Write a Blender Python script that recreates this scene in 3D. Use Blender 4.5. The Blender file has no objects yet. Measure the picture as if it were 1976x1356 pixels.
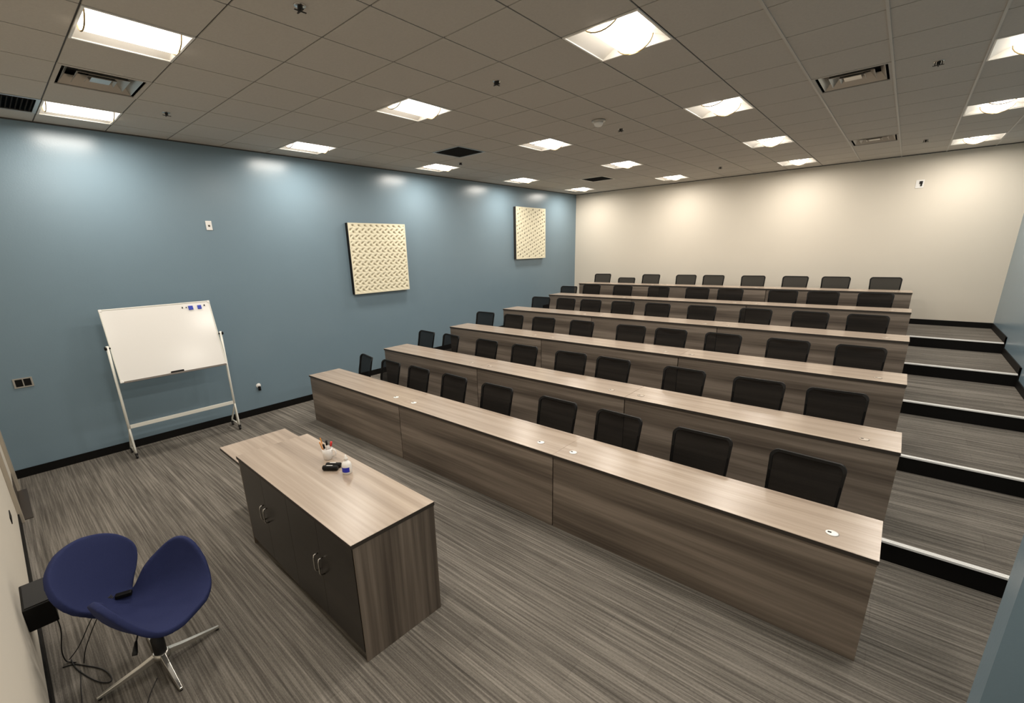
import bpy, bmesh, math, random
from mathutils import Vector, Matrix
random.seed(7)
S = bpy.context.scene
COL = S.collection

# ------------------------------------------------------------------ camera
CAM = Vector((7.7823, 0.213, 2.5467)); YAW, PITCH, ROLL = 0.7317, -0.2765, -0.0281
F_PX, PX, PY = 862.99, 956.47, 729.60
fwd = Vector((-math.sin(YAW)*math.cos(PITCH), math.cos(YAW)*math.cos(PITCH), math.sin(PITCH)))
rt = Vector((math.cos(YAW), math.sin(YAW), 0)); up = rt.cross(fwd)
r2 = rt*math.cos(ROLL)+up*math.sin(ROLL); u2 = -rt*math.sin(ROLL)+up*math.cos(ROLL)
cd = bpy.data.cameras.new('camera'); cam = bpy.data.objects.new('camera', cd); COL.objects.link(cam)
cam.matrix_world = Matrix(((r2.x, u2.x, -fwd.x, CAM.x), (r2.y, u2.y, -fwd.y, CAM.y), (r2.z, u2.z, -fwd.z, CAM.z), (0, 0, 0, 1)))
cd.sensor_fit = 'HORIZONTAL'; cd.sensor_width = 36; cd.lens = 36*F_PX/1976
cd.shift_x = (988-PX)/1976; cd.shift_y = (PY-678)/1976; cd.clip_start = 0.02
S.camera = cam

# ------------------------------------------------------------------ world, exposure
w = bpy.data.worlds.new('world'); S.world = w; w.use_nodes = True
w.node_tree.nodes['Background'].inputs[0].default_value = (0.9, 0.95, 1, 1)
w.node_tree.nodes['Background'].inputs[1].default_value = 0.02
vs = S.view_settings
vs.view_transform = 'Standard'; vs.look = 'None'; vs.gamma = 1; vs.use_curve_mapping = False
vs.exposure = 0.5
LAMP_STRENGTH = 4.0      # glow of the diffusers
LAMP_WATTS = 23.0

# ------------------------------------------------------------------ room numbers
W, D, H, STEP = 9.23, 12.771, 4.127, 0.1747
YF0 = -0.06                                    # face of the front wall
SX, SY, GX, GY = 0.6347, 0.6500, 6.1353, 2.3240 # ceiling grid
YN = [4.6578, 6.2752, 7.8804, 9.4919, 11.100]  # step nosings
YD = [3.3187, 4.7403, 6.34, 8.0204, 9.7579, 11.3014]
DX0 = [1.04, 1.04, 1.06, 1.053, 1.11, 1.055]; DX1 = [7.955, 8.008, 8.009, 8.0, 7.994, 7.983]
DEP = 0.521

# ------------------------------------------------------------------ materials
def nt(name):
    m = bpy.data.materials.new(name); m.use_nodes = True
    t = m.node_tree; b = t.nodes['Principled BSDF']
    return m, t, b
def pbr(name, col, rough=.5, metal=0, spec=.5, coat=0, noise=0, nscale=30, bump=0, bscale=200):
    m, t, b = nt(name)
    b.inputs['Base Color'].default_value = (*col, 1); b.inputs['Roughness'].default_value = rough
    b.inputs['Metallic'].default_value = metal; b.inputs['Specular IOR Level'].default_value = spec
    b.inputs['Coat Weight'].default_value = coat; b.inputs['Coat Roughness'].default_value = .08
    tc = t.nodes.new('ShaderNodeTexCoord')
    if noise:
        n = t.nodes.new('ShaderNodeTexNoise'); n.inputs['Scale'].default_value = nscale
        n.inputs['Detail'].default_value = 4
        t.links.new(tc.outputs['Object'], n.inputs['Vector'])
        mx = t.nodes.new('ShaderNodeMix'); mx.data_type = 'RGBA'
        mx.inputs['A'].default_value = (*[c*(1-noise) for c in col], 1); mx.inputs['B'].default_value = (*[min(1, c*(1+noise)) for c in col], 1)
        t.links.new(n.outputs['Fac'], mx.inputs['Factor']); t.links.new(mx.outputs['Result'], b.inputs['Base Color'])
    if bump:
        n = t.nodes.new('ShaderNodeTexNoise'); n.inputs['Scale'].default_value = bscale
        t.links.new(tc.outputs['Object'], n.inputs['Vector'])
        bp = t.nodes.new('ShaderNodeBump'); bp.inputs['Strength'].default_value = bump; bp.inputs['Distance'].default_value = .01
        t.links.new(n.outputs['Fac'], bp.inputs['Height']); t.links.new(bp.outputs['Normal'], b.inputs['Normal'])
    return m
def wood(name, c1, c2, c3, axis, rough=.35, spec=.5, coat=0, scale=1.0):
    """laminate with long streaky grain running along the given object axis"""
    m, t, b = nt(name)
    tc = t.nodes.new('ShaderNodeTexCoord'); mp = t.nodes.new('ShaderNodeMapping')
    s = [22*scale]*3; s[axis] = .55*scale; mp.inputs['Scale'].default_value = s
    t.links.new(tc.outputs['Object'], mp.inputs['Vector'])
    n = t.nodes.new('ShaderNodeTexNoise'); n.inputs['Scale'].default_value = 1; n.inputs['Detail'].default_value = 6; n.inputs['Roughness'].default_value = .62
    t.links.new(mp.outputs[0], n.inputs['Vector'])
    mp2 = t.nodes.new('ShaderNodeMapping'); s2 = [5*scale]*3; s2[axis] = .35*scale; mp2.inputs['Scale'].default_value = s2
    t.links.new(tc.outputs['Object'], mp2.inputs['Vector'])
    n2 = t.nodes.new('ShaderNodeTexNoise'); n2.inputs['Scale'].default_value = 1; n2.inputs['Detail'].default_value = 3
    t.links.new(mp2.outputs[0], n2.inputs['Vector'])
    ad = t.nodes.new('ShaderNodeMath'); ad.operation = 'ADD'
    t.links.new(n.outputs['Fac'], ad.inputs[0]); t.links.new(n2.outputs['Fac'], ad.inputs[1])
    hf = t.nodes.new('ShaderNodeMath'); hf.operation = 'MULTIPLY'; hf.inputs[1].default_value = .5
    t.links.new(ad.outputs[0], hf.inputs[0])
    cr = t.nodes.new('ShaderNodeValToRGB'); e = cr.color_ramp.elements
    e[0].position = .36; e[0].color = (*c1, 1); e[1].position = .64; e[1].color = (*c3, 1)
    k = e.new(.5); k.color = (*c2, 1)
    t.links.new(hf.outputs[0], cr.inputs['Fac']); t.links.new(cr.outputs['Color'], b.inputs['Base Color'])
    b.inputs['Roughness'].default_value = rough; b.inputs['Specular IOR Level'].default_value = spec
    b.inputs['Coat Weight'].default_value = coat; b.inputs['Coat Roughness'].default_value = .06
    return m
def carpet_mat():
    m, t, b = nt('carpet')
    tc = t.nodes.new('ShaderNodeTexCoord')
    def noise(sc, detail=4, rough=.6):
        mp = t.nodes.new('ShaderNodeMapping'); mp.inputs['Scale'].default_value = sc
        t.links.new(tc.outputs['Object'], mp.inputs['Vector'])
        n = t.nodes.new('ShaderNodeTexNoise'); n.inputs['Scale'].default_value = 1; n.inputs['Detail'].default_value = detail
        n.inputs['Roughness'].default_value = rough
        t.links.new(mp.outputs[0], n.inputs['Vector']); return n.outputs['Fac']
    def math_(op, a, bb=None, v=None):
        n = t.nodes.new('ShaderNodeMath'); n.operation = op
        t.links.new(a, n.inputs[0])
        if bb is not None: t.links.new(bb, n.inputs[1])
        if v is not None: n.inputs[1].default_value = v
        return n.outputs[0]
    thin = noise((1.1, 60, 60), 4, .65); mid = noise((.5, 20, 20), 4); speck = noise((60, 150, 150), 2)
    big = noise((.8, .9, .9), 2)
    # carpet planks 1.0 x 0.25 m, each with its own tone
    br = t.nodes.new('ShaderNodeTexBrick'); br.inputs['Scale'].default_value = 1
    br.inputs['Brick Width'].default_value = 1.0; br.inputs['Row Height'].default_value = .25
    br.inputs['Mortar Size'].default_value = .004; br.inputs['Mortar Smooth'].default_value = .3; br.offset = .37
    br.inputs['Color1'].default_value = (.4, .4, .4, 1); br.inputs['Color2'].default_value = (.6, .6, .6, 1); br.inputs['Mortar'].default_value = (.32, .32, .32, 1)
    t.links.new(tc.outputs['Object'], br.inputs['Vector'])
    s = math_('MULTIPLY', thin, v=.46)
    s = math_('ADD', s, math_('MULTIPLY', mid, v=.26)); s = math_('ADD', s, math_('MULTIPLY', speck, v=.12))
    s = math_('ADD', s, math_('MULTIPLY', br.outputs['Color'], v=.10)); s = math_('ADD', s, math_('MULTIPLY', big, v=.07))
    cr = t.nodes.new('ShaderNodeValToRGB'); e = cr.color_ramp.elements
    e[0].position = .36; e[0].color = (.055, .050, .043, 1); e[1].position = .66; e[1].color = (.33, .30, .26, 1)
    k = e.new(.47); k.color = (.120, .108, .093, 1); k = e.new(.55); k.color = (.205, .186, .160, 1)
    t.links.new(s, cr.inputs['Fac']); t.links.new(cr.outputs['Color'], b.inputs['Base Color'])
    b.inputs['Roughness'].default_value = .95; b.inputs['Specular IOR Level'].default_value = .1
    bp = t.nodes.new('ShaderNodeBump'); bp.inputs['Strength'].default_value = .5; bp.inputs['Distance'].default_value = .006
    t.links.new(s, bp.inputs['Height']); t.links.new(bp.outputs['Normal'], b.inputs['Normal'])
    return m
def emit(name, col, st):
    m, t, b = nt(name); b.inputs['Base Color'].default_value = (*col, 1)
    b.inputs['Emission Color'].default_value = (*col, 1); b.inputs['Emission Strength'].default_value = st; return m
def mesh_fabric():
    m, t, b = nt('chair_mesh'); b.inputs['Base Color'].default_value = (.006, .0055, .005, 1); b.inputs['Roughness'].default_value = .8
    b.inputs['Specular IOR Level'].default_value = .1
    tr = t.nodes.new('ShaderNodeBsdfTransparent'); mx = t.nodes.new('ShaderNodeMixShader'); mx.inputs[0].default_value = .90
    o = t.nodes['Material Output']
    t.links.new(tr.outputs[0], mx.inputs[1]); t.links.new(b.outputs[0], mx.inputs[2]); t.links.new(mx.outputs[0], o.inputs['Surface'])
    return m

M = {}
M['blue'] = pbr('blue_paint', (.185, .262, .315), .28, spec=.5, bump=.05, bscale=60, noise=.03, nscale=2)
M['cream'] = pbr('cream_paint', (.72, .66, .56), .6, spec=.3, bump=.04, bscale=60, noise=.03, nscale=1.2)
M['carpet'] = carpet_mat()
M['tile'] = pbr('ceiling_tile', (.52, .49, .445), .95, spec=.1, noise=.08, nscale=60, bump=.12, bscale=260)
M['tbar'] = pbr('grid_bar_grey', (.05, .046, .04), .6)
M['tbar_l'] = pbr('grid_bar_lit', (.50, .48, .44), .5)  # same bars on the right, lamp light put into a paler colour
M['plenum'] = pbr('plenum_dark', (.03, .03, .03), .9)
M['black'] = pbr('black_vinyl', (.006, .0055, .005), .55, spec=.15)
M['nosing'] = pbr('metal_nosing', (.95, .94, .91), .5, metal=0, noise=.05, nscale=80)
W1, W2, W3 = (.082, .064, .050), (.165, .132, .104), (.26, .212, .170)  # same laminate as the tops, upright faces' weaker light put into darker tones
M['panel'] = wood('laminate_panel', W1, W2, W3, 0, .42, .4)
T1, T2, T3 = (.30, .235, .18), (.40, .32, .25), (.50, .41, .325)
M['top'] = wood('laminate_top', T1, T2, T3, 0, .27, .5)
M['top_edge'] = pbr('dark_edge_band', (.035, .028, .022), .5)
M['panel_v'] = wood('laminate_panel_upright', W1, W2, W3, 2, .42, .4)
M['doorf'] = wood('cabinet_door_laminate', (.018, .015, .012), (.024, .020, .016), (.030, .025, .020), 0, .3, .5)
M['frame_blk'] = pbr('black_plastic', (.005, .0045, .004), .5, spec=.2, bump=.05, bscale=300)
M['mesh'] = mesh_fabric()
M['seatf'] = pbr('black_seat_fabric', (.012, .012, .013), .9, spec=.2, bump=.2, bscale=500)
M['lamp_white'] = pbr('white_enamel', (.82, .79, .73), .35, spec=.5)
M['diff'] = emit('glowing_diffuser', (1, .93, .84), LAMP_STRENGTH)
M['bracket'] = pbr('brass_end_bracket', (.30, .22, .10), .5)
M['chrome'] = pbr('brushed_steel', (.62, .60, .56), .25, metal=1)
M['vent'] = pbr('vent_metal', (.50, .48, .44), .32, metal=.8)
M['dark'] = pbr('dark_void', (.02, .018, .016), .8)
M['board'] = pbr('whiteboard_enamel', (.86, .84, .80), .18, spec=.5)
M['white_metal'] = pbr('white_powder_coat', (.80, .79, .72), .4)
M['alu'] = pbr('aluminium', (.55, .52, .47), .35, metal=.7)
M['tray'] = pbr('tray_grey', (.16, .14, .12), .45)
M['grom'] = pbr('beige_plastic', (.50, .42, .34), .35)
M['bluemag'] = pbr('blue_plastic', (.02, .05, .45), .4)
M['navy'] = pbr('navy_wool', (.020, .027, .088), .85, spec=.25, noise=.10, nscale=260, bump=.25, bscale=420)
M['steel'] = pbr('polished_aluminium', (.66, .63, .57), .28, metal=.9)
M['white_pl'] = pbr('white_plastic', (.85, .83, .79), .35)
M['ceramic'] = pbr('white_ceramic', (.85, .82, .79), .12, coat=.5)
M['red'] = pbr('red_plastic', (.65, .02, .02), .35)
M['orange'] = pbr('orange_wood', (.75, .28, .03), .5)
M['label'] = pbr('blue_label', (.01, .02, .42), .4)
M['rubber'] = pbr('black_rubber', (.012, .011, .011), .55)
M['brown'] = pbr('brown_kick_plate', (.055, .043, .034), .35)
M['doorpaint'] = pbr('beige_door_frame', (.40, .35, .28), .35)
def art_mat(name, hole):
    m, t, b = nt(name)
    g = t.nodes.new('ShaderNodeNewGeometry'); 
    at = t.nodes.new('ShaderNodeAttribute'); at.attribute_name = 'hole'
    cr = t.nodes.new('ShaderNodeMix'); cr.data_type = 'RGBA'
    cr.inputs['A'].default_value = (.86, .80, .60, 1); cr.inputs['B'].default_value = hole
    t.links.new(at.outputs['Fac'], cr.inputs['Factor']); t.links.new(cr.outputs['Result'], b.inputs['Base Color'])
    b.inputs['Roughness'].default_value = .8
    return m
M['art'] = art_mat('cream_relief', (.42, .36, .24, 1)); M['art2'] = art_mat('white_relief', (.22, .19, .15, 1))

# ------------------------------------------------------------------ mesh helpers
def add_box(bm, x0, x1, y0, y1, z0, z1, mi=0, mat=None):
    vs_ = [bm.verts.new(v) for v in ((x0,y0,z0),(x1,y0,z0),(x1,y1,z0),(x0,y1,z0),(x0,y0,z1),(x1,y0,z1),(x1,y1,z1),(x0,y1,z1))]
    for f in ((0,3,2,1),(4,5,6,7),(0,1,5,4),(1,2,6,5),(2,3,7,6),(3,0,4,7)):
        fc = bm.faces.new([vs_[i] for i in f]); fc.material_index = mi
    if mat is not None:
        for v in vs_: v.co = mat @ v.co
    return vs_
def box_bm(*a, **k):
    bm = bmesh.new(); add_box(bm, *a, **k); return bm
def frame_of(d):
    d = d.normalized(); a = Vector((0,0,1)) if abs(d.z) < .9 else Vector((1,0,0))
    x = d.cross(a).normalized(); return x, d.cross(x).normalized()
def add_tube(bm, pts, r, n=8, smooth=True, cap=True):
    pts = [Vector(p) for p in pts]; rings = []
    rs = r if isinstance(r, (list, tuple)) else [r]*len(pts)
    d0 = (pts[1]-pts[0]); x, y = frame_of(d0)
    for i, p in enumerate(pts):
        d = (pts[min(i+1, len(pts)-1)]-pts[max(i-1, 0)]).normalized()
        x = (x-d*x.dot(d)).normalized(); y = d.cross(x)
        rings.append([bm.verts.new(p+(x*math.cos(2*math.pi*k/n)+y*math.sin(2*math.pi*k/n))*rs[i]) for k in range(n)])
    for a, b in zip(rings, rings[1:]):
        for k in range(n):
            f = bm.faces.new((a[k], a[(k+1) % n], b[(k+1) % n], b[k])); f.smooth = smooth
    if cap:
        bm.faces.new(list(reversed(rings[0]))); bm.faces.new(rings[-1])
def add_lathe(bm, prof, n=24, c=(0,0,0), mat=None, cap=True, mi=0):
    rings = []
    for r, z in prof:
        rings.append([bm.verts.new(Vector((c[0]+r*math.cos(2*math.pi*k/n), c[1]+r*math.sin(2*math.pi*k/n), c[2]+z))) for k in range(n)])
    for a, b in zip(rings, rings[1:]):
        for k in range(n):
            f = bm.faces.new((a[k], a[(k+1) % n], b[(k+1) % n], b[k])); f.smooth = True; f.material_index = mi
    if cap:
        bm.faces.new(list(reversed(rings[0]))); bm.faces.new(rings[-1])
    if mat is not None:
        for rg in rings:
            for v in rg: v.co = mat @ v.co
def obj(name, bm, mat, parent=None, bevel=0, subsurf=0, solid=0, seg=2, recalc=True):
    if recalc: bmesh.ops.recalc_face_normals(bm, faces=bm.faces)
    me = bpy.data.meshes.new(name); bm.to_mesh(me); bm.free()
    for mm in (mat if isinstance(mat, (list, tuple)) else [mat]): me.materials.append(mm)
    o = bpy.data.objects.new(name, me); COL.objects.link(o)
    if parent: o.parent = parent
    if solid:
        s = o.modifiers.new('solid', 'SOLIDIFY'); s.thickness = solid; s.offset = 0
    if bevel:
        b = o.modifiers.new('bevel', 'BEVEL'); b.width = bevel; b.segments = seg; b.limit_method = 'ANGLE'; b.angle_limit = math.radians(40)
    if subsurf:
        s = o.modifiers.new('sub', 'SUBSURF'); s.levels = subsurf; s.render_levels = subsurf
    return o
def struct(name, bm, mat, **k):
    o = obj(name, bm, mat, **k); o['kind'] = 'structure'; return o
def tag(o, label, cat, group=None):
    o['label'] = label; o['category'] = cat
    if group: o['group'] = group
    return o
def thing(name, label, cat, loc=(0,0,0), rz=0, group=None):
    o = bpy.data.objects.new(name, None); COL.objects.link(o)
    o.empty_display_size = .1; o.location = loc; o.rotation_euler = (0,0,rz)
    return tag(o, label, cat, group)
def dup(root, loc, rz=0, label=None, group=None):
    def cp(o, par):
        c = o.copy(); COL.objects.link(c)
        if par: c.parent = par
        for ch in list(o.children): cp(ch, c)
        return c
    r = cp(root, None); r.location = loc; r.rotation_euler = (0,0,rz)
    if label: r['label'] = label
    if group: r['group'] = group
    return r
ORD = ['first', 'second', 'third', 'fourth', 'fifth', 'sixth', 'seventh', 'eighth', 'ninth']

# ------------------------------------------------------------------ structure
bm = bmesh.new()
yy = [YF0-.1]+YN+[D+.1]
for i in range(6):
    x1 = W+.05
    add_box(bm, -.05, x1, yy[i]+(0.012 if i else 0), yy[i+1]+(0.012 if i < 5 else 0), -.2, i*STEP)
struct('floor', bm, M['carpet'])
struct('wall_left', box_bm(-.15, 0, YF0-.15, D, -.2, H+.3), M['blue'])
struct('wall_back', box_bm(-.15, W+.15, D, D+.15, -.2, H+.3), M['cream'])
struct('wall_right', box_bm(W, W+.15, YF0-.15, D, -.2, H+.3), M['blue'])
struct('wall_front', box_bm(0, W, YF0-.15, YF0, -.2, H+.3), M['cream'])
# short wall end beside the camera, projecting from the right wall
struct('wall_right_return', box_bm(8.283, W, 2.45, 2.60, 0, H), M['blue'])
for i in range(5):      # step risers with metal nosings
    y = YN[i]; z1 = (i+1)*STEP
    r = struct('trim_%d' % (i+1), box_bm(.001, W-.001, y, y+.012, i*STEP+.001, z1-.002), M['black'])
    bm = bmesh.new(); add_box(bm, .02, W-.014, y-.012, y+.035, z1-.002, z1+.005); add_box(bm, .02, W-.014, y-.012, y-.004, z1-.012, z1-.002)
    for k in range(3): add_box(bm, .02, W-.014, y+.001+.010*k, y+.005+.010*k, z1+.005, z1+.007)
    obj('nosing', bm, M['nosing'], r)
BB = .107
bm = bmesh.new()
for side in (0, 1):
    x0, x1 = ((0, .012) if side == 0 else (W-.012, W))
    for i in range(6):
        ya = (YF0 if i == 0 else YN[i-1]-.05); yb = YN[i]-.05 if i < 5 else D
        add_box(bm, x0, x1, ya, yb, i*STEP, i*STEP+BB)
        if i < 5: add_box(bm, x0, x1, yb-.0, YN[i]+.02, i*STEP, (i+1)*STEP+BB*.98)
    struct('baseboard_left' if side == 0 else 'baseboard_right', bm, M['black']); bm = bmesh.new()
bm.free()
struct('baseboard_back', box_bm(.012, W-.012, D-.012, D, 5*STEP, 5*STEP+BB), M['black'])
struct('baseboard_front', box_bm(1.45, W, YF0, YF0+.012, 0, BB), M['black'])
struct('baseboard_return', box_bm(8.271, 8.283, 2.45, 2.60, 0, BB), M['black'])

# door in the front wall close to the blue wall
dr = struct('door_1', box_bm(.47, 1.40, YF0, YF0+.018, .01, 2.13), M['cream'])
bm = bmesh.new()
for a, b_, t_ in ((.34, .40, .05), (.40, .435, .03), (.435, .47, .045)): add_box(bm, a, b_, YF0, YF0+t_, 0, 2.2)
add_box(bm, 1.40, 1.45, YF0, YF0+.035, 0, 2.2); add_box(bm, .34, 1.45, YF0, YF0+.035, 2.13, 2.2)
obj('door_frame', bm, M['doorpaint'], dr, bevel=.003)
obj('floor_strip', box_bm(.46, 1.39, YF0+.023, YF0+.10, .0005, .008), M['brown'], dr)  # thin dark brown strip on the floor along the door
obj('kick_plate', box_bm(.48, 1.39, YF0+.018, YF0+.022, .012, .24), M['brown'], dr)
bm = bmesh.new(); add_tube(bm, [(1.33, YF0+.018, 1.0), (1.33, YF0+.07, 1.0), (1.22, YF0+.075, 1.0)], .010)
obj('door_handle', bm, M['chrome'], dr)

# ------------------------------------------------------------------ ceiling
LC = [-9, -5, -1, 3]; LR = [-2, 2, 6, 10, 14]
lamp_cells = {(i, j) for i in LC for j in LR}
vent_cells = {(-7, -2): 'supply', (1, 6): 'supply', (1, 12): 'supply', (-9, -3): 'return', (-7, 5): 'return', (-7, 12): 'return'}
bm = bmesh.new(); g = .0062
for i in range(-10, 5):
    for j in range(-4, 17):
        if (i, j) in lamp_cells or (i, j) in vent_cells: continue
        x0, x1 = GX+i*SX+g, GX+(i+1)*SX-g; y0, y1 = GY+j*SY+g, GY+(j+1)*SY-g
        x0 = max(x0, 0); x1 = min(x1, W); y0 = max(y0, YF0); y1 = min(y1, D)
        if x1-x0 < .03 or y1-y0 < .03: continue
        c = .006
        add_box(bm, x0, x1, y0, y1, H, H+.02)
ce = struct('ceiling', bm, M['tile'])
obj('ceiling_deck', box_bm(-.15, W+.15, YF0-.15, D+.15, H+.26, H+.32), M['plenum'], ce)
bm = bmesh.new()
for j in range(-3, 17):
    y = GY+j*SY
    if YF0 < y < D: add_box(bm, 0, W, y-.012, y+.012, H+.007, H+.014)
for i in range(-9, 1):
    x = GX+i*SX
    add_box(bm, x-.012, x+.012, YF0, D, H+.0065, H+.0135)
t1 = obj('grid_bar', bm, M['tbar'], ce)
bm = bmesh.new()
for i in range(1, 5):
    x = GX+i*SX; add_box(bm, x-.010, x+.010, YF0, D, H-.006, H+.006)
obj('grid_runner', bm, M['tbar_l'], ce)
bm = bmesh.new()      # dark shadow-line angle round the wall tops
add_box(bm, 0, .02, YF0, D, H-.012, H+.0); add_box(bm, W-.02, W, YF0, D, H-.012, H); add_box(bm, .02, W-.02, D-.02, D, H-.012, H)
obj('wall_angle', bm, M['tbar'], ce)

# recessed light fittings
def make_lamp():
    t = thing('ceiling_light', '', 'ceiling light', (0,0,0))
    hx, hy = SX/2-.006, SY/2-.006
    bm = bmesh.new()
    for a in ((-hx, -hx+.016, -hy, hy), (hx-.016, hx, -hy, hy), (-hx+.016, hx-.016, -hy, -hy+.016), (-hx+.016, hx-.016, hy-.016, hy)):
        add_box(bm, *a, -.006, .004)
    obj('frame', bm, M['lamp_white'], t)
    # curved reflector wings, open downwards
    for s in (-1, 1):
        bm = bmesh.new(); pr = []
        for k in range(9):
            u = k/8; pr.append((s*(hx-.016-(hx-.016-.10)*u), .002+.075*math.sin(u*math.pi/2)))
        ra = [bm.verts.new((x, -hy+.016, z)) for x, z in pr]; rb = [bm.verts.new((x, hy-.016, z)) for x, z in pr]
        for k in range(8): f = bm.faces.new((ra[k], ra[k+1], rb[k+1], rb[k])); f.smooth = True
        obj('reflector', bm, M['lamp_white'], t, recalc=False)
    bm = bmesh.new()
    for s in (-1, 1):
        ys = s*(hy-.016); add_box(bm, -hx+.016, hx-.016, min(ys, ys+s*.004), max(ys, ys+s*.004), 0, .09)
    add_box(bm, -hx+.01, hx-.01, -hy+.01, hy-.01, .085, .095)
    obj('housing', bm, M['lamp_white'], t)
    bm = bmesh.new(); ra, rb = [], []
    R_ = .155
    for k in range(13):
        a = math.pi*k/12; x, z = -R_*math.cos(a), .070-.098*math.sin(a)
        ra.append(bm.verts.new((x, -hy+.045, z))); rb.append(bm.verts.new((x, hy-.045, z)))
    for k in range(12): f = bm.faces.new((ra[k], rb[k], rb[k+1], ra[k+1])); f.smooth = True
    bm.faces.new(ra); bm.faces.new(list(reversed(rb)))
    obj('diffuser', bm, M['diff'], t)
    for s in (-1, 1):
        bm = bmesh.new(); pts = []
        for k in range(13):
            a = math.pi*k/12; pts.append((-(R_+.004)*math.cos(a), s*(hy-.040), .070-.103*math.sin(a)))
        add_tube(bm, pts, .0055, 6); obj('end_bracket', bm, M['bracket'], t)
    la = bpy.data.lights.new('lamp_light', 'AREA'); la.shape = 'RECTANGLE'; la.size = 2*R_-.02; la.size_y = 2*hy-.09
    la.energy = LAMP_WATTS; la.color = (1, .93, .84); la.spread = math.radians(176)
    lo = bpy.data.objects.new('lamp_light', la); COL.objects.link(lo); lo.parent = t; lo.location = (0, 0, -.032)
    return t
colname = ['in column by blue wall', 'in second column from blue wall', 'in third column from blue wall', 'in column by right wall']
rowname = ['nearest front wall', 'second from front wall', 'midway', 'second from white wall', 'nearest white wall']
lamp0 = make_lamp(); first = True
for a, i in enumerate(LC):
    for b_, j in enumerate(LR):
        loc = (GX+(i+.5)*SX, GY+(j+.5)*SY, H); lab = 'square ceiling light %s, %s' % (colname[a], rowname[b_])
        if first: lamp0.location = loc; lamp0['label'] = lab; lamp0['group'] = 'recessed ceiling lights'; first = False
        else: dup(lamp0, loc, 0, lab, 'recessed ceiling lights')

def make_vent(kind):
    t = thing('ceiling_vent', '', 'vent', (0,0,0)); hx, hy = SX/2-.004, SY/2-.004
    bm = bmesh.new(); fr = .03
    for a in ((-hx, -hx+fr, -hy, hy), (hx-fr, hx, -hy, hy), (-hx+fr, hx-fr, -hy, -hy+fr), (-hx+fr, hx-fr, hy-fr, hy)): add_box(bm, *a, -.003, .006)
    obj('frame', bm, M['tile'] if kind == 'supply' else M['vent'], t)
    obj('backing', box_bm(-hx+.01, hx-.01, -hy+.01, hy-.01, .12, .13), M['dark'], t)
    if kind == 'supply':
        for q in range(3):        # nested louvre rings, each flaring downwards
            bm = bmesh.new(); ro = 1-.08-.28*q; x, y = (hx-fr)*ro, (hy-fr)*ro
            lo = [bm.verts.new((sx*x, sy*y, .004)) for sx, sy in ((-1,-1),(1,-1),(1,1),(-1,1))]
            hi = [bm.verts.new((sx*(x-.055), sy*(y-.055), .075)) for sx, sy in ((-1,-1),(1,-1),(1,1),(-1,1))]
            for k in range(4): bm.faces.new((lo[k], lo[(k+1) % 4], hi[(k+1) % 4], hi[k]))
            obj('louvre_ring', bm, M['vent'], t, solid=.003)
        obj('centre_plate', box_bm(-.07, .07, -.07, .07, .01, .014), M['vent'], t)
    else:
        bm = bmesh.new(); n = 16
        for q in range(n):
            y = -hy+fr+(q+.5)*(2*hy-2*fr)/n
            add_box(bm, -hx+fr, hx-fr, y-.001, y+.001, .0, .02, mat=None)
        obj('grille_blade', bm, M['dark'], t)
    return t
vl = {(-7, -2): 'metal louvred air vent near the front wall beside the blue wall lights', (1, 6): 'larger metal louvred air vent on the right half of the ceiling',
      (1, 12): 'metal louvred air vent near the top of the white back wall', (-9, -3): 'dark return grille at the far left edge of the ceiling',
      (-7, 5): 'dark return grille above the two wall panels, mid ceiling', (-7, 12): 'dark return grille near the corner of blue and white walls'}
protos = {}
for (i, j), k in vent_cells.items():
    loc = (GX+(i+.5)*SX, GY+(j+.5)*SY, H)
    if k not in protos: o = protos[k] = make_vent(k); o.location = loc; o['label'] = vl[(i, j)]
    else: o = dup(protos[k], loc, 0, vl[(i, j)])
    o['group'] = 'ceiling vents'
# sprinklers and smoke detector
def make_sprinkler():
    t = thing('ceiling_sprinkler', '', 'sprinkler')
    bm = bmesh.new(); add_lathe(bm, [(.001, -.004), (.036, -.004), (.04, 0)], 20); obj('escutcheon', bm, M['chrome'], t)
    bm = bmesh.new(); add_lathe(bm, [(.012, -.03), (.016, -.003)], 10); add_box(bm, -.04, .04, -.005, .005, -.034, -.03); add_box(bm, -.005, .005, -.04, .04, -.034, -.03)
    add_box(bm, -.028, -.02, -.004, .004, -.032, -.002); add_box(bm, .02, .028, -.004, .004, -.032, -.002)
    obj('sprinkler_head', bm, M['dark'], t); return t
sp = [(-3, -1, 'at the top edge of the ceiling, nearest the camera'), (-8, -1, 'above the whiteboard, close to the blue wall'), (-3, 2, 'between the large middle light and the second column light'),
      (-8, 6, 'beside the light above the two wall panels'), (-3, 6, 'just right of the smoke detector'), (-3, 13, 'close to the white back wall, centre'),
      (2, 13, 'close to the white back wall, right'), (2, 6, 'beside the large louvred vent on the right')]
s0 = None
for i, j, l in sp:
    loc = (GX+(i+.5)*SX, GY+(j+.5)*SY, H); lab = 'small dark ceiling sprinkler '+l
    if s0 is None: s0 = make_sprinkler(); s0.location = loc; s0['label'] = lab; s0['group'] = 'ceiling sprinklers'
    else: dup(s0, loc, 0, lab, 'ceiling sprinklers')
t = thing('smoke_detector', 'round off-white smoke detector hanging from the middle of the ceiling', 'smoke detector', (4.548, 5.93, H))
bm = bmesh.new(); add_lathe(bm, [(.085, 0), (.085, -.018), (.075, -.024)][::-1], 28); obj('base', bm, M['vent'], t)
bm = bmesh.new(); add_lathe(bm, [(.012, -.075), (.04, -.07), (.055, -.05), (.06, -.024)], 28); obj('sensor_dome', bm, M['white_pl'], t)

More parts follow.
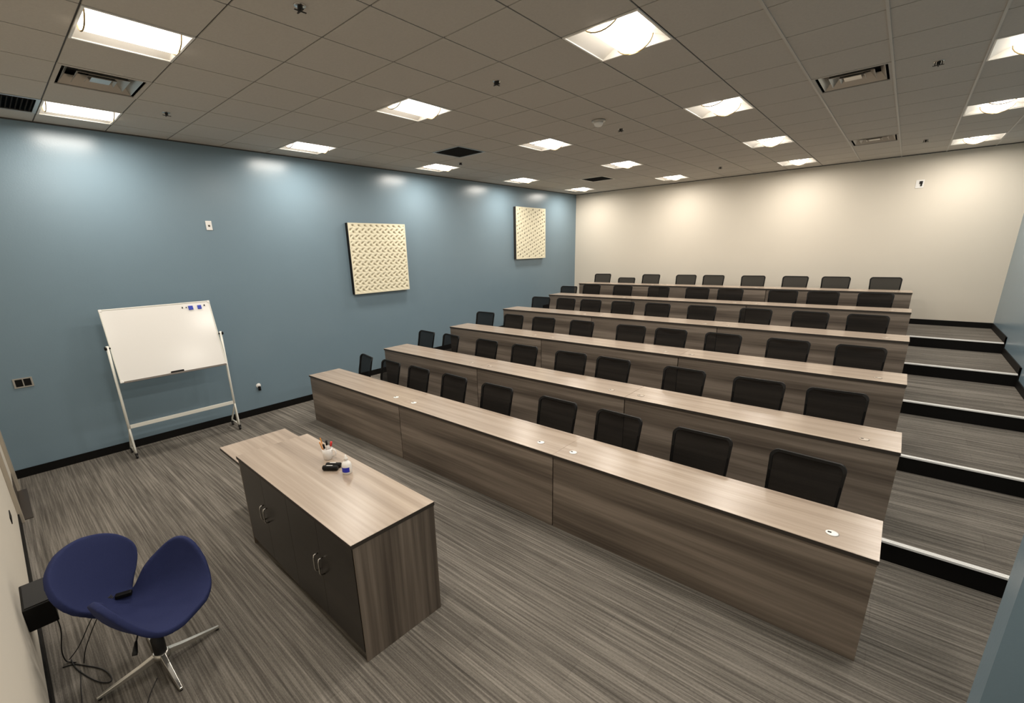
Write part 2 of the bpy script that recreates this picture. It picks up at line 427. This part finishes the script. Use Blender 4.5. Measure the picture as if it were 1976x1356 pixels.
# ------------------------------------------------------------------ desks
rown = ['front', 'second', 'third', 'fourth', 'fifth', 'back']
def make_desk(x0, x1, y, z, label, aisle=False, front=False, unit=0):
    t = thing('desk', label, 'desk', ((x0+x1)/2, y+DEP/2, z), 0, 'desks in tiered rows')
    hx = (x1-x0)/2; hy = DEP/2; g = .0008 if front else .0015; pg = .0055
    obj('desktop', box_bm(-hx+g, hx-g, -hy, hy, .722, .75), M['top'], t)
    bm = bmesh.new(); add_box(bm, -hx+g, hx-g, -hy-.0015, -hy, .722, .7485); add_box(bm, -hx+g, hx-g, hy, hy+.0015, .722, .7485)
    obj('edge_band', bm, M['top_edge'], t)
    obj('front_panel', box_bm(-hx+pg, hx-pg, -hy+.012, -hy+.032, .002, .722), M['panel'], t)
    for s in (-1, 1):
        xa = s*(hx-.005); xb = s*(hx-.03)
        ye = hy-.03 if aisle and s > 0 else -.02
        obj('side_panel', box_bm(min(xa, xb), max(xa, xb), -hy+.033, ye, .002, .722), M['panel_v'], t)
    for xx in ((-hx+.125, hx-.24) if unit else (hx-.24,)):
        gmat = M['white_pl'] if front else M['grom']
        bm = bmesh.new(); add_lathe(bm, [(.034, .7502), (.037, .752), (.030, .7545), (.001, .7545)], 24, (0,0,0))
        gm = obj('grommet', bm, gmat, t); gm.location = (xx, -hy+.155, 0)
        bm = bmesh.new(); add_box(bm, -.024, -.004, -.008, .008, .7545, .7552)
        obj('cable_slot', bm, M['black'], gm)
    return t
for i in range(6):
    a, b_ = DX0[i], DX1[i]
    cuts = [a, 3.34, 5.66, b_]
    names = ['left desk', 'middle desk', 'right desk']
    for k in range(3):
        make_desk(cuts[k], cuts[k+1], YD[i], i*STEP, 'grey-brown woodgrain %s of the %s row of tiered seating' % (names[k], rown[i]), k == 2, i == 0, k)

# ------------------------------------------------------------------ task chairs
def rrect(hw, h0, h1, r, n=5):
    pts = []
    for cx, cz, a0 in ((hw-r, h1-r, 0), (-hw+r, h1-r, 90), (-hw+r*.7, h0+r*.7, 180), (hw-r*.7, h0+r*.7, 270)):
        rr = r if a0 < 180 else r*.7
        for k in range(n+1):
            a = math.radians(a0+90*k/n); pts.append((cx+rr*math.cos(a), cz+rr*math.sin(a)))
    return pts
def back_surf(x, z):     # curved, slightly reclined back; front of the chair is -y
    u = (z-.50)/.47
    return .015+.085*u*u+.02*u - .10*(abs(x)/.25)**2*.45
def make_chair():
    t = thing('task_chair', '', 'chair')
    HW = .252
    outer = rrect(HW, .50, .966, .046); inner = rrect(HW-.022, .525, .946, .036)
    def wmul(z): return 1-.10*max(0, (.72-z)/.22)**1.5 - .02*max(0, (z-.72)/.25)
    def crown(x, z): return z+.012*(1-(x/HW)**2)*max(0, (z-.74)/.23)
    outer = [(x*wmul(z), crown(x, z)) for x, z in outer]; inner = [(x*wmul(z), crown(x, z)) for x, z in inner]
    bm = bmesh.new(); n = len(outer); L = []
    for off, loop in ((-.011, outer), (-.011, inner), (.011, inner), (.011, outer)):
        L.append([bm.verts.new((x, back_surf(x, z)+off, z)) for x, z in loop])
    for a in range(4):
        A, B = L[a], L[(a+1) % 4]
        for k in range(n): f = bm.faces.new((A[k], A[(k+1) % n], B[(k+1) % n], B[k]))
    bf = obj('back_frame', bm, M['frame_blk'], t)
    # mesh: fan of rows inside the frame
    bm = bmesh.new(); rows = 12; cols = 8; gv = []
    for a in range(rows+1):
        z = .515+(.96-.515)*a/rows; lim = (HW-.012)*wmul(z)
        e = min(z-.515, .96-z)
        if e < .035: lim -= .035-math.sqrt(max(0, .035**2-(.035-e)**2))
        gv.append([bm.verts.new((lim*(-1+2*b/cols), back_surf(lim*(-1+2*b/cols), z), z)) for b in range(cols+1)])
    for a in range(rows):
        for b in range(cols): f = bm.faces.new((gv[a][b], gv[a][b+1], gv[a+1][b+1], gv[a+1][b])); f.smooth = True
    obj('back_mesh', bm, M['mesh'], t)
    bm = bmesh.new(); add_box(bm, -.24, .24, -.44, .02, .44, .50)
    obj('seat', bm, M['seatf'], t, bevel=.025, seg=3)
    bm = bmesh.new(); add_tube(bm, [(0, -.20, .42), (0, .0, .41), (0, .055, .44), (0, .05, .56)], [.03, .025, .022, .018], 8)
    obj('back_support', bm, M['frame_blk'], t)
    bm = bmesh.new(); add_box(bm, -.09, .09, -.30, -.12, .405, .44); obj('seat_plate', bm, M['frame_blk'], t)
    bm = bmesh.new(); add_lathe(bm, [(.028, .09), (.028, .26), (.018, .27), (.018, .41)], 12, (0, -.21, 0)); obj('gas_column', bm, M['frame_blk'], t)
    bm = bmesh.new()
    for k in range(5):
        a = 2*math.pi*k/5+.3; c, s = math.cos(a), math.sin(a)
        add_tube(bm, [(0, -.21, .11), (.15*c, -.21+.15*s, .095), (.27*c, -.21+.27*s, .065)], [.026, .02, .014], 6)
    st = obj('star_base', bm, M['frame_blk'], t)
    for k in range(5):
        a = 2*math.pi*k/5+.3; c, s = math.cos(a), math.sin(a)
        bm = bmesh.new(); mt = Matrix.Translation((.27*c, -.21+.27*s, .026)) @ Matrix.Rotation(a, 4, 'Z') @ Matrix.Rotation(math.pi/2, 4, 'Y')
        add_lathe(bm, [(.020, -.022), (.026, -.017), (.026, .017), (.020, .022)], 12, mat=mt); obj('caster', bm, M['frame_blk'], st)
    return t
XC = [[1.46, 2.14, 2.81, 3.55, 4.31, 5.19, 5.91, 6.70, 7.465], [1.31, 1.97, 2.84, 3.63, 4.46, 5.11, 6.03, 6.82, 7.50],
      [1.34, 2.11, 2.85, 3.67, 4.60, 5.25, 6.00, 6.80, 7.555], [1.57, 2.25, 2.88, 3.62, 4.34, 5.16, 6.03, 6.80, 7.51],
      [1.22, 1.90, 2.75, 3.64, 4.50, 5.16, 6.11, 6.75, 7.50], [1.36, 2.09, 2.78, 3.70, 4.35, 5.22, 6.04, 6.765, 7.565]]
ROT = {(0, 0): -12, (0, 1): -3, (0, 2): -4, (1, 0): -6, (1, 1): -10, (5, 0): 3, (5, 2): -4, (5, 3): 4, (5, 6): -5}
DZ = {(5, 1): -.095, (4, 0): -.065, (5, 8): -.0, (0, 0): .0}
chair0 = make_chair(); first = True
for i in range(6):
    for k, x in enumerate(XC[i]):
        rz = math.radians(ROT.get((i, k), random.uniform(-4, 4)))
        yb = YD[i]+DEP+.20
        if i == 5: yb = YD[i]+DEP+.22
        loc = (x, yb, i*STEP+DZ.get((i, k), 0)*0)
        lab = 'black mesh-backed task chair, %s from the blue wall, behind the %s row of desks' % (ORD[k], rown[i])
        if k == 8: lab = 'black mesh-backed task chair at the aisle end behind the %s row of desks' % rown[i]
        if first: o = chair0; o.location = loc; o.rotation_euler = (0,0,rz); o['label'] = lab; o['group'] = 'task chairs behind the tiered desks'; first = False
        else: o = dup(chair0, loc, rz, lab, 'task chairs behind the tiered desks')
        dz = DZ.get((i, k), 0)
        if dz:     # a chair set lower: seat and back drop on the gas column
            for ch in o.children:
                if ch.name.split('.')[0] in ('back_frame', 'back_mesh', 'seat', 'back_support', 'seat_plate'): ch.location.z += dz

# ------------------------------------------------------------------ demonstration cabinet with side top
cab = thing('storage_cabinet', 'long grey-brown woodgrain cabinet with pale top standing at the front', 'cabinet', (4.638, 1.662, 0), math.radians(-1.05))
hx, hy = .957, .321
obj('cabinet_body', box_bm(-hx+.012, hx-.006, -hy+.03, hy-.006, .07, .857), M['panel_v'], cab)
obj('toe_kick', box_bm(-hx+.03, hx-.03, -hy+.06, hy-.03, .001, .07), M['black'], cab)
for s in (-1, 1):
    xa, xb = (hx-.006, hx-.0) if s > 0 else (-hx, -hx+.012)
    obj('end_panel', box_bm(xa, xb, -hy+.010, hy-.006, .001, .857), M['panel_v'], cab)
bm = box_bm(-hx, hx, -hy, hy, .857, .885); obj('cabinet_top', bm, M['top'], cab)
bm = bmesh.new(); add_box(bm, -hx, hx, -hy-.0015, -hy, .857, .8835); add_box(bm, hx, hx+.0015, -hy, hy, .857, .8835)
obj('edge_band', bm, M['top_edge'], cab)
dw = (2*hx-.03)/4
for k in range(4):
    xa = -hx+.015+k*dw
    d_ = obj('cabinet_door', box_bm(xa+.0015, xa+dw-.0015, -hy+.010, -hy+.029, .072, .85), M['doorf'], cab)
    xh = xa+(dw-.035 if k % 2 == 0 else .035)
    bm = bmesh.new(); yq = -hy+.010
    add_tube(bm, [(xh, yq, .575), (xh, yq-.028, .572), (xh, yq-.034, .55), (xh, yq-.034, .47), (xh, yq-.028, .448), (xh, yq, .445)], .0055, 8)
    obj('door_handle', bm, M['chrome'], d_)

st = thing('side_table', 'lower pale woodgrain table pushed against the left end of the cabinet', 'table', (3.335, 1.735, 0), math.radians(-1.05))
hx2, hy2 = .332, .320
obj('table_top', box_bm(-hx2, hx2, -hy2, hy2, .722, .75), M['top'], st)
bm = bmesh.new(); add_box(bm, -hx2, hx2, -hy2-.0015, -hy2, .722, .7485); add_box(bm, -hx2-.0015, -hx2, -hy2, hy2, .722, .7485)
obj('edge_band', bm, M['top_edge'], st)
obj('leg_panel', box_bm(.20, .225, -hy2+.05, hy2-.03, .001, .722), M['panel_v'], st)
obj('back_panel', box_bm(-.10, .20, hy2-.06, hy2-.04, .30, .722), M['panel'], st)

# things on the cabinet top
ZT = .885
t = thing('pen_mug', 'white mug full of pens and markers on the cabinet top', 'mug', (4.375, 1.845, ZT), math.radians(35))
bm = bmesh.new(); add_lathe(bm, [(.028, .0), (.034, .004), (.041, .05), (.043, .098), (.039, .098), (.037, .05), (.030, .008), (.001, .007)], 28, cap=False)
f = obj('mug_body', bm, M['ceramic'], t)
bm = bmesh.new(); add_tube(bm, [(.040, 0, .085), (.062, 0, .088), (.076, 0, .068), (.070, 0, .038), (.039, 0, .022)], .0065, 8); obj('handle', bm, M['ceramic'], t)
def pen(name, label, cat, mat, base, tip, r, capmat=None):
    bm = bmesh.new(); p, q = Vector(base), Vector(tip); add_tube(bm, [p, p.lerp(q, .97), q], [r, r, r*.7], 10)
    o = obj(name, bm, mat); tag(o, label, cat)
    if capmat:
        bm = bmesh.new(); add_tube(bm, [p.lerp(q, .72), q+(q-p).normalized()*.001], r*1.12, 10); obj('cap', bm, capmat, o)
    return o
mx, my = 4.375, 1.845
def spot(deg, r, z): a = math.radians(deg); return (mx+r*math.cos(a), my+r*math.sin(a), ZT+z)
pen('pencil', 'orange wooden pencil leaning furthest out of the white mug', 'pencil', M['orange'], spot(200, .014, .010), spot(200, .058, .185), .0042)
pen('brush', 'pale orange brush handle beside the pencil in the white mug', 'brush', M['orange'], spot(245, .016, .010), spot(245, .050, .165), .0050)
pen('marker', 'white marker with black cap at the front of the white mug', 'marker', M['white_pl'], spot(300, .013, .012), spot(300, .041, .150), .0078, M['frame_blk'])
pen('marker', 'white marker with black cap at the left side of the white mug', 'marker', M['white_pl'], spot(150, .013, .012), spot(150, .041, .150), .0078, M['frame_blk'])
pen('marker', 'white marker with red cap in the white mug', 'marker', M['white_pl'], spot(60, .013, .012), spot(60, .041, .150), .0078, M['red'])
t = thing('spray_bottle', 'small white bottle with blue label on the cabinet top', 'bottle', (4.735, 1.812, ZT))
bm = bmesh.new(); add_lathe(bm, [(.034, 0), (.038, .004), (.038, .072), (.034, .088), (.022, .100), (.013, .108), (.013, .114)], 28); obj('bottle_body', bm, M['white_pl'], t)
bm = bmesh.new(); add_lathe(bm, [(.015, .114), (.015, .130), (.008, .138), (.006, .152), (.003, .156)], 20); obj('nozzle', bm, M['white_pl'], t)
bm = bmesh.new(); n = 16; va, vb = [], []
for k in range(n+1):
    a = math.radians(-150+150*k/n); va.append(bm.verts.new((.0386*math.cos(a), .0386*math.sin(a), .020))); vb.append(bm.verts.new((.0386*math.cos(a), .0386*math.sin(a), .060)))
for k in range(n): fc = bm.faces.new((va[k], va[k+1], vb[k+1], vb[k])); fc.smooth = True
obj('label_sticker', bm, M['label'], t)
bm = bmesh.new(); add_lathe(bm, [(.001, 0), (.009, 0), (.009, .0006), (.001, .0006)], 16, mat=Matrix.Translation((.0389*math.cos(-1.9), .0389*math.sin(-1.9), .040)) @ Matrix.Rotation(-1.9, 4, 'Z') @ Matrix.Rotation(math.pi/2, 4, 'Y'))
obj('label_dot', bm, M['white_pl'], t)
for (ya, lab, off) in ((math.radians(38), 'black cylinder lying in front of the white bottle, nearer one', (-.012, -.026)), (math.radians(38), 'black cylinder lying against the white mug, farther one', (-.038, .018))):
    cx, cy = 4.60+off[0], 1.775+off[1]
    t = thing('black_eraser', lab, 'whiteboard eraser', (cx, cy, ZT), ya)
    bm = bmesh.new(); add_lathe(bm, [(.016, -.062), (.021, -.056), (.021, .056), (.016, .062)], 18, mat=Matrix.Translation((0, 0, .0215)) @ Matrix.Rotation(math.pi/2, 4, 'Y')); obj('body', bm, M['frame_blk'], t)
    bm = bmesh.new(); add_box(bm, -.030, .020, -.004, .004, .0425, .0432); obj('print_stripe', bm, M['white_pl'], t)

# ------------------------------------------------------------------ whiteboard on stand
wb = thing('whiteboard_stand', 'white tilted whiteboard on a wheeled white metal stand by the blue wall', 'whiteboard', (.45, 1.735, 0))
YL, YR = -.645, .645
PZ, PXo = 1.50, -.03        # pivot
ang = math.radians(15)
def bl(y, s, n):   # board local -> stand coords (s up along board, n out of board towards +x)
    return Vector((PXo-math.sin(ang)*s+math.cos(ang)*n, y, PZ+math.cos(ang)*s+math.sin(ang)*n))
def slab(bm, y0, y1, s0, s1, n0, n1):
    v = [bm.verts.new(bl(*p)) for p in ((y0,s0,n0),(y1,s0,n0),(y1,s1,n0),(y0,s1,n0),(y0,s0,n1),(y1,s0,n1),(y1,s1,n1),(y0,s1,n1))]
    for f in ((0,3,2,1),(4,5,6,7),(0,1,5,4),(1,2,6,5),(2,3,7,6),(3,0,4,7)): bm.faces.new([v[i] for i in f])
HB = .62; SB, STp = -.46, .485
bm = bmesh.new(); slab(bm, -HB, HB, SB, STp, -.008, .008); obj('board_panel', bm, M['board'], wb)
bm = bmesh.new(); fr = .014
for a in ((-HB-.002, HB+.002, STp-fr, STp+.002), (-HB-.002, HB+.002, SB-.002, SB+fr), (-HB-.002, -HB+fr, SB+fr, STp-fr), (HB-fr, HB+.002, SB+fr, STp-fr)): slab(bm, *a, -.011, .012)
obj('board_frame', bm, M['white_metal'], wb, bevel=.004)
bm = bmesh.new()
for sy in (-1, 1):
    for ss in (SB, STp):
        y0, y1 = sorted((sy*(HB+.004), sy*(HB-.03))); s0, s1 = sorted((ss+(.004 if ss > 0 else -.004), ss+(-.03 if ss > 0 else .03)))
        slab(bm, y0, y1, s0, s1, -.012, .0135)
obj('corner_cap', bm, M['white_pl'], wb, bevel=.006)
bm = bmesh.new(); slab(bm, -HB+.03, HB-.02, SB-.012, SB-.004, .0, .058); slab(bm, -HB+.03, HB-.02, SB-.004, SB+.010, .052, .058)
tray = obj('pen_tray', bm, M['tray'], wb)
for s in (YL, YR):
    bm = bmesh.new(); add_tube(bm, [(0, s, .10), (0, s, 1.53)], .0155, 10); obj('upright', bm, M['white_metal'], wb)
    bm = bmesh.new(); add_tube(bm, [(.0, s, PZ), (.0, s*.955, PZ)], .011, 8); add_lathe(bm, [(.02, -.012), (.024, 0), (.02, .012)], 12, mat=Matrix.Translation((0, s+.02*(1 if s > 0 else -1), PZ)) @ Matrix.Rotation(math.pi/2, 4, 'X'))
    obj('pivot_knob', bm, M['frame_blk'], wb)
    bm = bmesh.new()
    add_tube(bm, [(0, s, .44), (.02, s+.0, .30), (.035, s, .14), (.04, s, .075)], .0125, 8)
    add_tube(bm, [(0, s, .40), (-.12, s, .26), (-.24, s, .12), (-.26, s, .075)], .0125, 8)
    add_tube(bm, [(.04, s, .09), (-.26, s, .09)], .011, 8)
    ft = obj('foot', bm, M['white_metal'], wb)
    for xx in (.04, -.26):
        bm = bmesh.new(); add_lathe(bm, [(.02, -.012), (.027, -.008), (.027, .008), (.02, .012)], 14, mat=Matrix.Translation((xx, s, .0275)) @ Matrix.Rotation(math.pi/2, 4, 'X'))
        add_box(bm, xx-.016, xx+.016, s-.016, s+.016, .045, .075); obj('caster', bm, M['rubber'], ft)
bm = bmesh.new(); add_box(bm, -.012, .012, YL+.015, YR-.015, .415, .465); obj('cross_bar', bm, M['white_metal'], wb, bevel=.004)
# magnets and eraser (world coordinates: stand origin + board local)
O = Vector((.45, 1.735, 0))
def on_board(name, lab, cat, y, s, dy, ds, th, mat, n0=.0085):
    bm = bmesh.new(); slab(bm, y-dy, y+dy, s-ds, s+ds, n0, n0+th)
    for v in bm.verts: v.co += O
    return tag(obj(name, bm, mat, bevel=.002), lab, cat)
on_board('magnet', 'square blue magnet on the whiteboard, left of the two', 'magnet', .370, .405, .028, .028, .012, M['bluemag'])
on_board('magnet', 'tilted blue magnet near the right corner of the whiteboard', 'magnet', .478, .405, .024, .027, .012, M['bluemag'])
on_board('magnet', 'tiny dark magnet furthest left on the whiteboard', 'magnet', .272, .418, .006, .011, .008, M['frame_blk'])
on_board('magnet', 'tiny dark magnet just left of the square blue one', 'magnet', .318, .416, .006, .007, .008, M['frame_blk'])
on_board('magnet', 'tiny dark magnet at the top right corner of the whiteboard', 'magnet', .545, .425, .008, .009, .008, M['frame_blk'])
bm = bmesh.new(); slab(bm, -.075, .075, SB-.0030, SB+.034, .0135, .050)
for v in bm.verts: v.co += O
tag(obj('board_eraser', bm, M['frame_blk'], bevel=.006), 'dark eraser lying in the tray of the whiteboard', 'eraser')

# ------------------------------------------------------------------ relief wall panels
def relief(name, y0, y1, z0, z1, kind, mat, lab, shear=0):
    t = thing(name, lab, 'wall panel', (0.001, (y0+y1)/2, (z0+z1)/2))
    hy, hz = (y1-y0)/2, (z1-z0)/2
    bm = bmesh.new(); N = 150; lay = bm.verts.layers.float.new('hole'); gv = []
    for a in range(N+1):
        row = []
        for b in range(N+1):
            u, v = -hy+2*hy*a/N, -hz+2*hz*b/N
            if kind == 0:
                cy = u*15.5+.35*math.sin(v*9); cz = v*17
                q = .5+.5*math.sin(cy*math.pi+.8*math.sin(cz*math.pi))*math.cos(cz*math.pi+.5*math.sin(cy*math.pi))
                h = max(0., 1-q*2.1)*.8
            else:
                cy = (u+.18*v)*10.5; cz = (v-.35*u)*10.5
                q = math.cos(cy*math.pi)*math.cos(cz*math.pi)
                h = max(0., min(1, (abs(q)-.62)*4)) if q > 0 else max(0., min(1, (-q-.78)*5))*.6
            e = min(hy-abs(u), hz-abs(v))
            if e < .03: h = 0
            x = .085-.026*h
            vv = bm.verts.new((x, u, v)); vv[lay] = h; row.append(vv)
        gv.append(row)
    for a in range(N):
        for b in range(N): f = bm.faces.new((gv[a][b], gv[a+1][b], gv[a+1][b+1], gv[a][b+1])); f.smooth = True
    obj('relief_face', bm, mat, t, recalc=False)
    obj('backing_box', box_bm(0, .056, -hy, hy, -hz, hz), M['black'] if kind == 0 else M['dark'], t)
    bm = bmesh.new(); q_ = .003
    for a in ((-hy, -hy+q_, -hz, hz), (hy-q_, hy, -hz, hz), (-hy+q_, hy-q_, -hz, -hz+q_), (-hy+q_, hy-q_, hz-q_, hz)): add_box(bm, .056, .0845, *a)
    obj('edge_frame', bm, M['dark'], t)
    return t
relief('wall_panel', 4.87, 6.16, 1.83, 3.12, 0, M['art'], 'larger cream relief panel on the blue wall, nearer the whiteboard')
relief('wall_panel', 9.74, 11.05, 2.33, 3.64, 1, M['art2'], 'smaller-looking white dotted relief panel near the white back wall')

# ------------------------------------------------------------------ wall fittings
t = thing('wall_plate', 'small white wall plate with a dark hole, high on the blue wall', 'wall plate', (0, 2.636, 3.026))
obj('plate', box_bm(0, .008, -.04, .04, -.065, .065), M['white_pl'], t, bevel=.003)
bm = bmesh.new(); add_lathe(bm, [(.014, 0), (.014, .003)], 14, mat=Matrix.Translation((.008, 0, -.005)) @ Matrix.Rotation(math.pi/2, 4, 'Y')); obj('socket', bm, M['brown'], t)
t = thing('wall_socket', 'double black socket in a grey frame on the blue wall', 'socket', (0, .290, 1.168))
bm = bmesh.new()
for a in ((-.085, -.068, -.058, .058), (.068, .085, -.058, .058), (-.068, .068, .044, .058), (-.068, .068, -.058, -.044), (-.005, .005, -.044, .044)): add_box(bm, 0, .010, *a)
obj('frame', bm, M['alu'], t)
for s in (-1, 1): obj('socket_insert', box_bm(0, .006, min(s*.006, s*.067), max(s*.006, s*.067), -.043, .043), M['black'], t)
t = thing('wall_charger', 'small white outlet with a black plug low on the blue wall', 'plug', (0, 2.92, .468))
bm = bmesh.new(); add_lathe(bm, [(.001, .012), (.035, .010), (.04, 0)], 20, mat=Matrix.Translation((0, 0, .02)) @ Matrix.Rotation(math.pi/2, 4, 'Y')); obj('outlet_cover', bm, M['white_pl'], t)
obj('plug', box_bm(.0122, .05, -.018, .018, -.06, .012), M['black'], t, bevel=.006)
t = thing('wall_bracket', 'small white data plate with a dark opening high on the white back wall', 'wall plate', (7.76, D, 3.583))
obj('plate', box_bm(-.06, .06, -.008, 0, -.075, .075), M['white_pl'], t, bevel=.003)
obj('opening', box_bm(-.01, .04, -.012, -.008, .0, .05), M['dark'], t)
obj('connector', box_bm(.012, .035, -.02, -.008, -.04, .02), M['frame_blk'], t)
t = thing('light_switch', 'narrow dark switch on the cream front wall', 'switch', (2.45, YF0, .49))
obj('plate', box_bm(-.09, .09, 0, .006, -.03, .03), M['frame_blk'], t)

t = thing('wall_box', 'black box fixed low on the cream wall behind the blue chair', 'box', (4.00, YF0, .47))
obj('box_body', box_bm(-.165, .165, .0, .135, -.078, .078), M['frame_blk'], t, bevel=.006)
obj('box_lid', box_bm(-.150, .150, .012, .125, .078, .082), M['rubber'], t)

# ------------------------------------------------------------------ blue petal chair
FA = math.atan2(.617, .787)
pc = thing('lounge_chair', 'navy blue petal-shaped swivel chair on a silver four-star base', 'chair', (4.545, .46, 0), FA)
def interp(tb, t):
    n = len(tb)
    sl = [0]*n
    for i in range(n):
        i0, i1 = max(0, i-1), min(n-1, i+1); sl[i] = (tb[i1][1]-tb[i0][1])/(tb[i1][0]-tb[i0][0])
    for i in range(n-1):
        (a, va), (b, vb) = tb[i], tb[i+1]
        if t <= b+1e-9:
            h = b-a; s = (t-a)/h
            return (2*s**3-3*s*s+1)*va+(s**3-2*s*s+s)*h*sl[i]+(-2*s**3+3*s*s)*vb+(s**3-s*s)*h*sl[i+1]
    return tb[-1][1]
CX = [(-1, -.40), (-.75, -.37), (-.5, -.33), (-.2, -.265), (0, -.20), (.2, -.09), (.5, .08), (.8, .24), (1, .325)]
CZ = [(-1, .90), (-.75, .82), (-.5, .70), (-.2, .525), (0, .445), (.2, .415), (.5, .405), (.8, .415), (1, .42)]
HWt = [(-1, .27), (-.8, .29), (-.6, .295), (-.4, .25), (-.2, .165), (0, .115), (.15, .17), (.3, .285), (.5, .350), (.7, .355), (1, .32)]
LIFT = [(-1, .0), (-.15, .0), (.0, .03), (.2, .22), (.4, .33), (.55, .32), (.75, .21), (.9, .08), (1, .02)]
FWD = [(-1, .04), (-.6, .10), (-.3, .07), (0, .02), (.2, -.02), (.6, -.03), (1, -.02)]
bm = bmesh.new(); NT, NV = 56, 20; gv = []
for a in range(NT+1):
    tt = .985*math.sin(math.pi/2*(-1+2*a/NT)); row = []; cap_ = math.sqrt(max(0, 1-(max(0, abs(tt)-.55)/.45)**2.4))
    for b in range(NV+1):
        v = -1+2*b/NV; hw = interp(HWt, tt)*max(cap_, .04); av = abs(v)*(.15+.85*cap_)
        y = v*hw*(1-.10*av**4); x = interp(CX, tt)+interp(FWD, tt)*av**2.2; z = interp(CZ, tt)+interp(LIFT, tt)*av**2.9
        if tt < 0: z -= .05*av**2*min(1, -tt*2)
        row.append(bm.verts.new((x, y, z)))
    gv.append(row)
for a in range(NT):
    for b in range(NV): f = bm.faces.new((gv[a][b], gv[a+1][b], gv[a+1][b+1], gv[a][b+1])); f.smooth = True
sh = obj('seat_shell', bm, M['navy'], pc, solid=.040)
rm = sh.modifiers.new('remesh', 'REMESH'); rm.mode = 'VOXEL'; rm.voxel_size = .007; rm.use_smooth_shade = True
sm = sh.modifiers.new('smooth', 'SMOOTH'); sm.factor = .6; sm.iterations = 14
bm = bmesh.new(); add_lathe(bm, [(.03, .05), (.036, .06), (.036, .20), (.022, .21), (.022, .30), (.05, .345), (.09, .36)], 18); obj('column', bm, M['rubber'], pc)
bm = bmesh.new(); add_lathe(bm, [(.050, .045), (.052, .075), (.040, .09)], 20); obj('hub', bm, M['steel'], pc)
for k in range(4):
    a = math.radians(3+90*k)-FA; c, s = math.cos(a), math.sin(a); bm = bmesh.new()
    L_ = .345
    def P3(r, w_, z): return (c*r-s*w_, s*r+c*w_, z)
    secs = [(.03, .022, .05, .088), (.12, .020, .035, .066), (.34, .012, .014, .028)]
    rr = []
    for r_, hw, z0, z1 in secs: rr.append([bm.verts.new(P3(r_, q, z)) for q, z in ((-hw, z0), (hw, z0), (hw*.7, z1), (-hw*.7, z1))])
    for A, B in zip(rr, rr[1:]):
        for k2 in range(4): bm.faces.new((A[k2], A[(k2+1) % 4], B[(k2+1) % 4], B[k2]))
    bm.faces.new(list(reversed(rr[0]))); bm.faces.new(rr[-1])
    lg = obj('base_leg', bm, M['steel'], pc, bevel=.003)
    bm = bmesh.new(); add_lathe(bm, [(.010, 0.0005), (.012, .014)], 12, (c*.325, s*.325, 0)); obj('glide', bm, M['rubber'], lg)
bm = bmesh.new(); dl = Matrix.Rotation(-FA, 4, 'Z')
def loc_(x, y, z): return dl @ Vector((x-4.545, y-.46, z))
add_tube(bm, [loc_(4.56, .43, .355), loc_(4.63, .375, .35), loc_(4.665, .355, .325)], .005, 8); add_tube(bm, [loc_(4.660, .357, .33), loc_(4.70, .335, .285), loc_(4.708, .33, .275)], [.007, .016, .014], 8)
obj('tilt_lever', bm, M['rubber'], pc)

# cables
def cable(name, lab, pts, r=.0035):
    cu = bpy.data.curves.new(name, 'CURVE'); cu.dimensions = '3D'; cu.bevel_depth = r; cu.bevel_resolution = 2
    s = cu.splines.new('NURBS'); s.points.add(len(pts)-1); s.order_u = 3; s.use_endpoint_u = True
    for p, q in zip(s.points, pts): p.co = (*q, 1)
    cu.materials.append(M['rubber']); cu.resolution_u = 8
    dg = bpy.data.objects.new(name, cu); me = bpy.data.meshes.new_from_object(dg); bpy.data.objects.remove(dg)
    o = bpy.data.objects.new(name, me); COL.objects.link(o); 
    for p in me.polygons: p.use_smooth = True
    return tag(o, lab, 'cable')

cable('power_cable', 'black cable dropping from the black wall box to the floor', [(4.11, .06, .392), (4.10, .07, .30), (4.07, .03, .12), (4.05, .03, .02), (4.064, .046, .004), (4.10, .075, .004)])
cable('power_cable', 'black cable lying in a long loop on the carpet beside the blue chair', [(4.084, .012, .005), (4.10, .064, .005), (4.16, .099, .005), (4.297, .184, .005), (4.412, .211, .005), (4.475, .205, .005), (4.417, .150, .005), (4.239, .088, .005), (4.123, .06, .005), (4.05, .058, .006)])
cable('power_cable', 'thin black cable rising from the floor to the left edge of the blue chair', [(4.046, .050, .012), (4.12, .10, .10), (4.22, .15, .24), (4.30, .19, .36), (4.335, .225, .43)], .0030)
cable('power_cable', 'thin black cable hanging nearly straight below the blue chair back', [(4.16, .11, .012), (4.20, .13, .12), (4.30, .17, .26), (4.365, .20, .36), (4.375, .24, .43)], .0030)
cable('power_cable', 'thin black cable running on the carpet along the front wall', [(4.206, .087, .003), (4.34, .07, .003), (4.50, .06, .003), (4.60, .05, .003)], .0025)
cable('power_cable', 'thin black cable on the carpet between two legs of the blue chair', [(4.66, .40, .003), (4.70, .375, .003), (4.754, .344, .003), (4.811, .319, .003), (4.90, .29, .003)], .0025)
t = thing('power_adapter', 'small black power adapter with coiled lead lying on the blue seat', 'power adapter', (4.372, .372, .492), math.radians(70))
obj('adapter_body', box_bm(-.035, .05, -.018, .018, -.012, .016), M['frame_blk'], t, bevel=.006)
bm = bmesh.new(); pts = [(-.075+.035*math.cos(a*.5)*(1-.01*a), .018*math.sin(a*.5), .0+.0006*a) for a in range(0, 40)]
add_tube(bm, pts, .0035, 6); obj('coiled_lead', bm, M['rubber'], t)
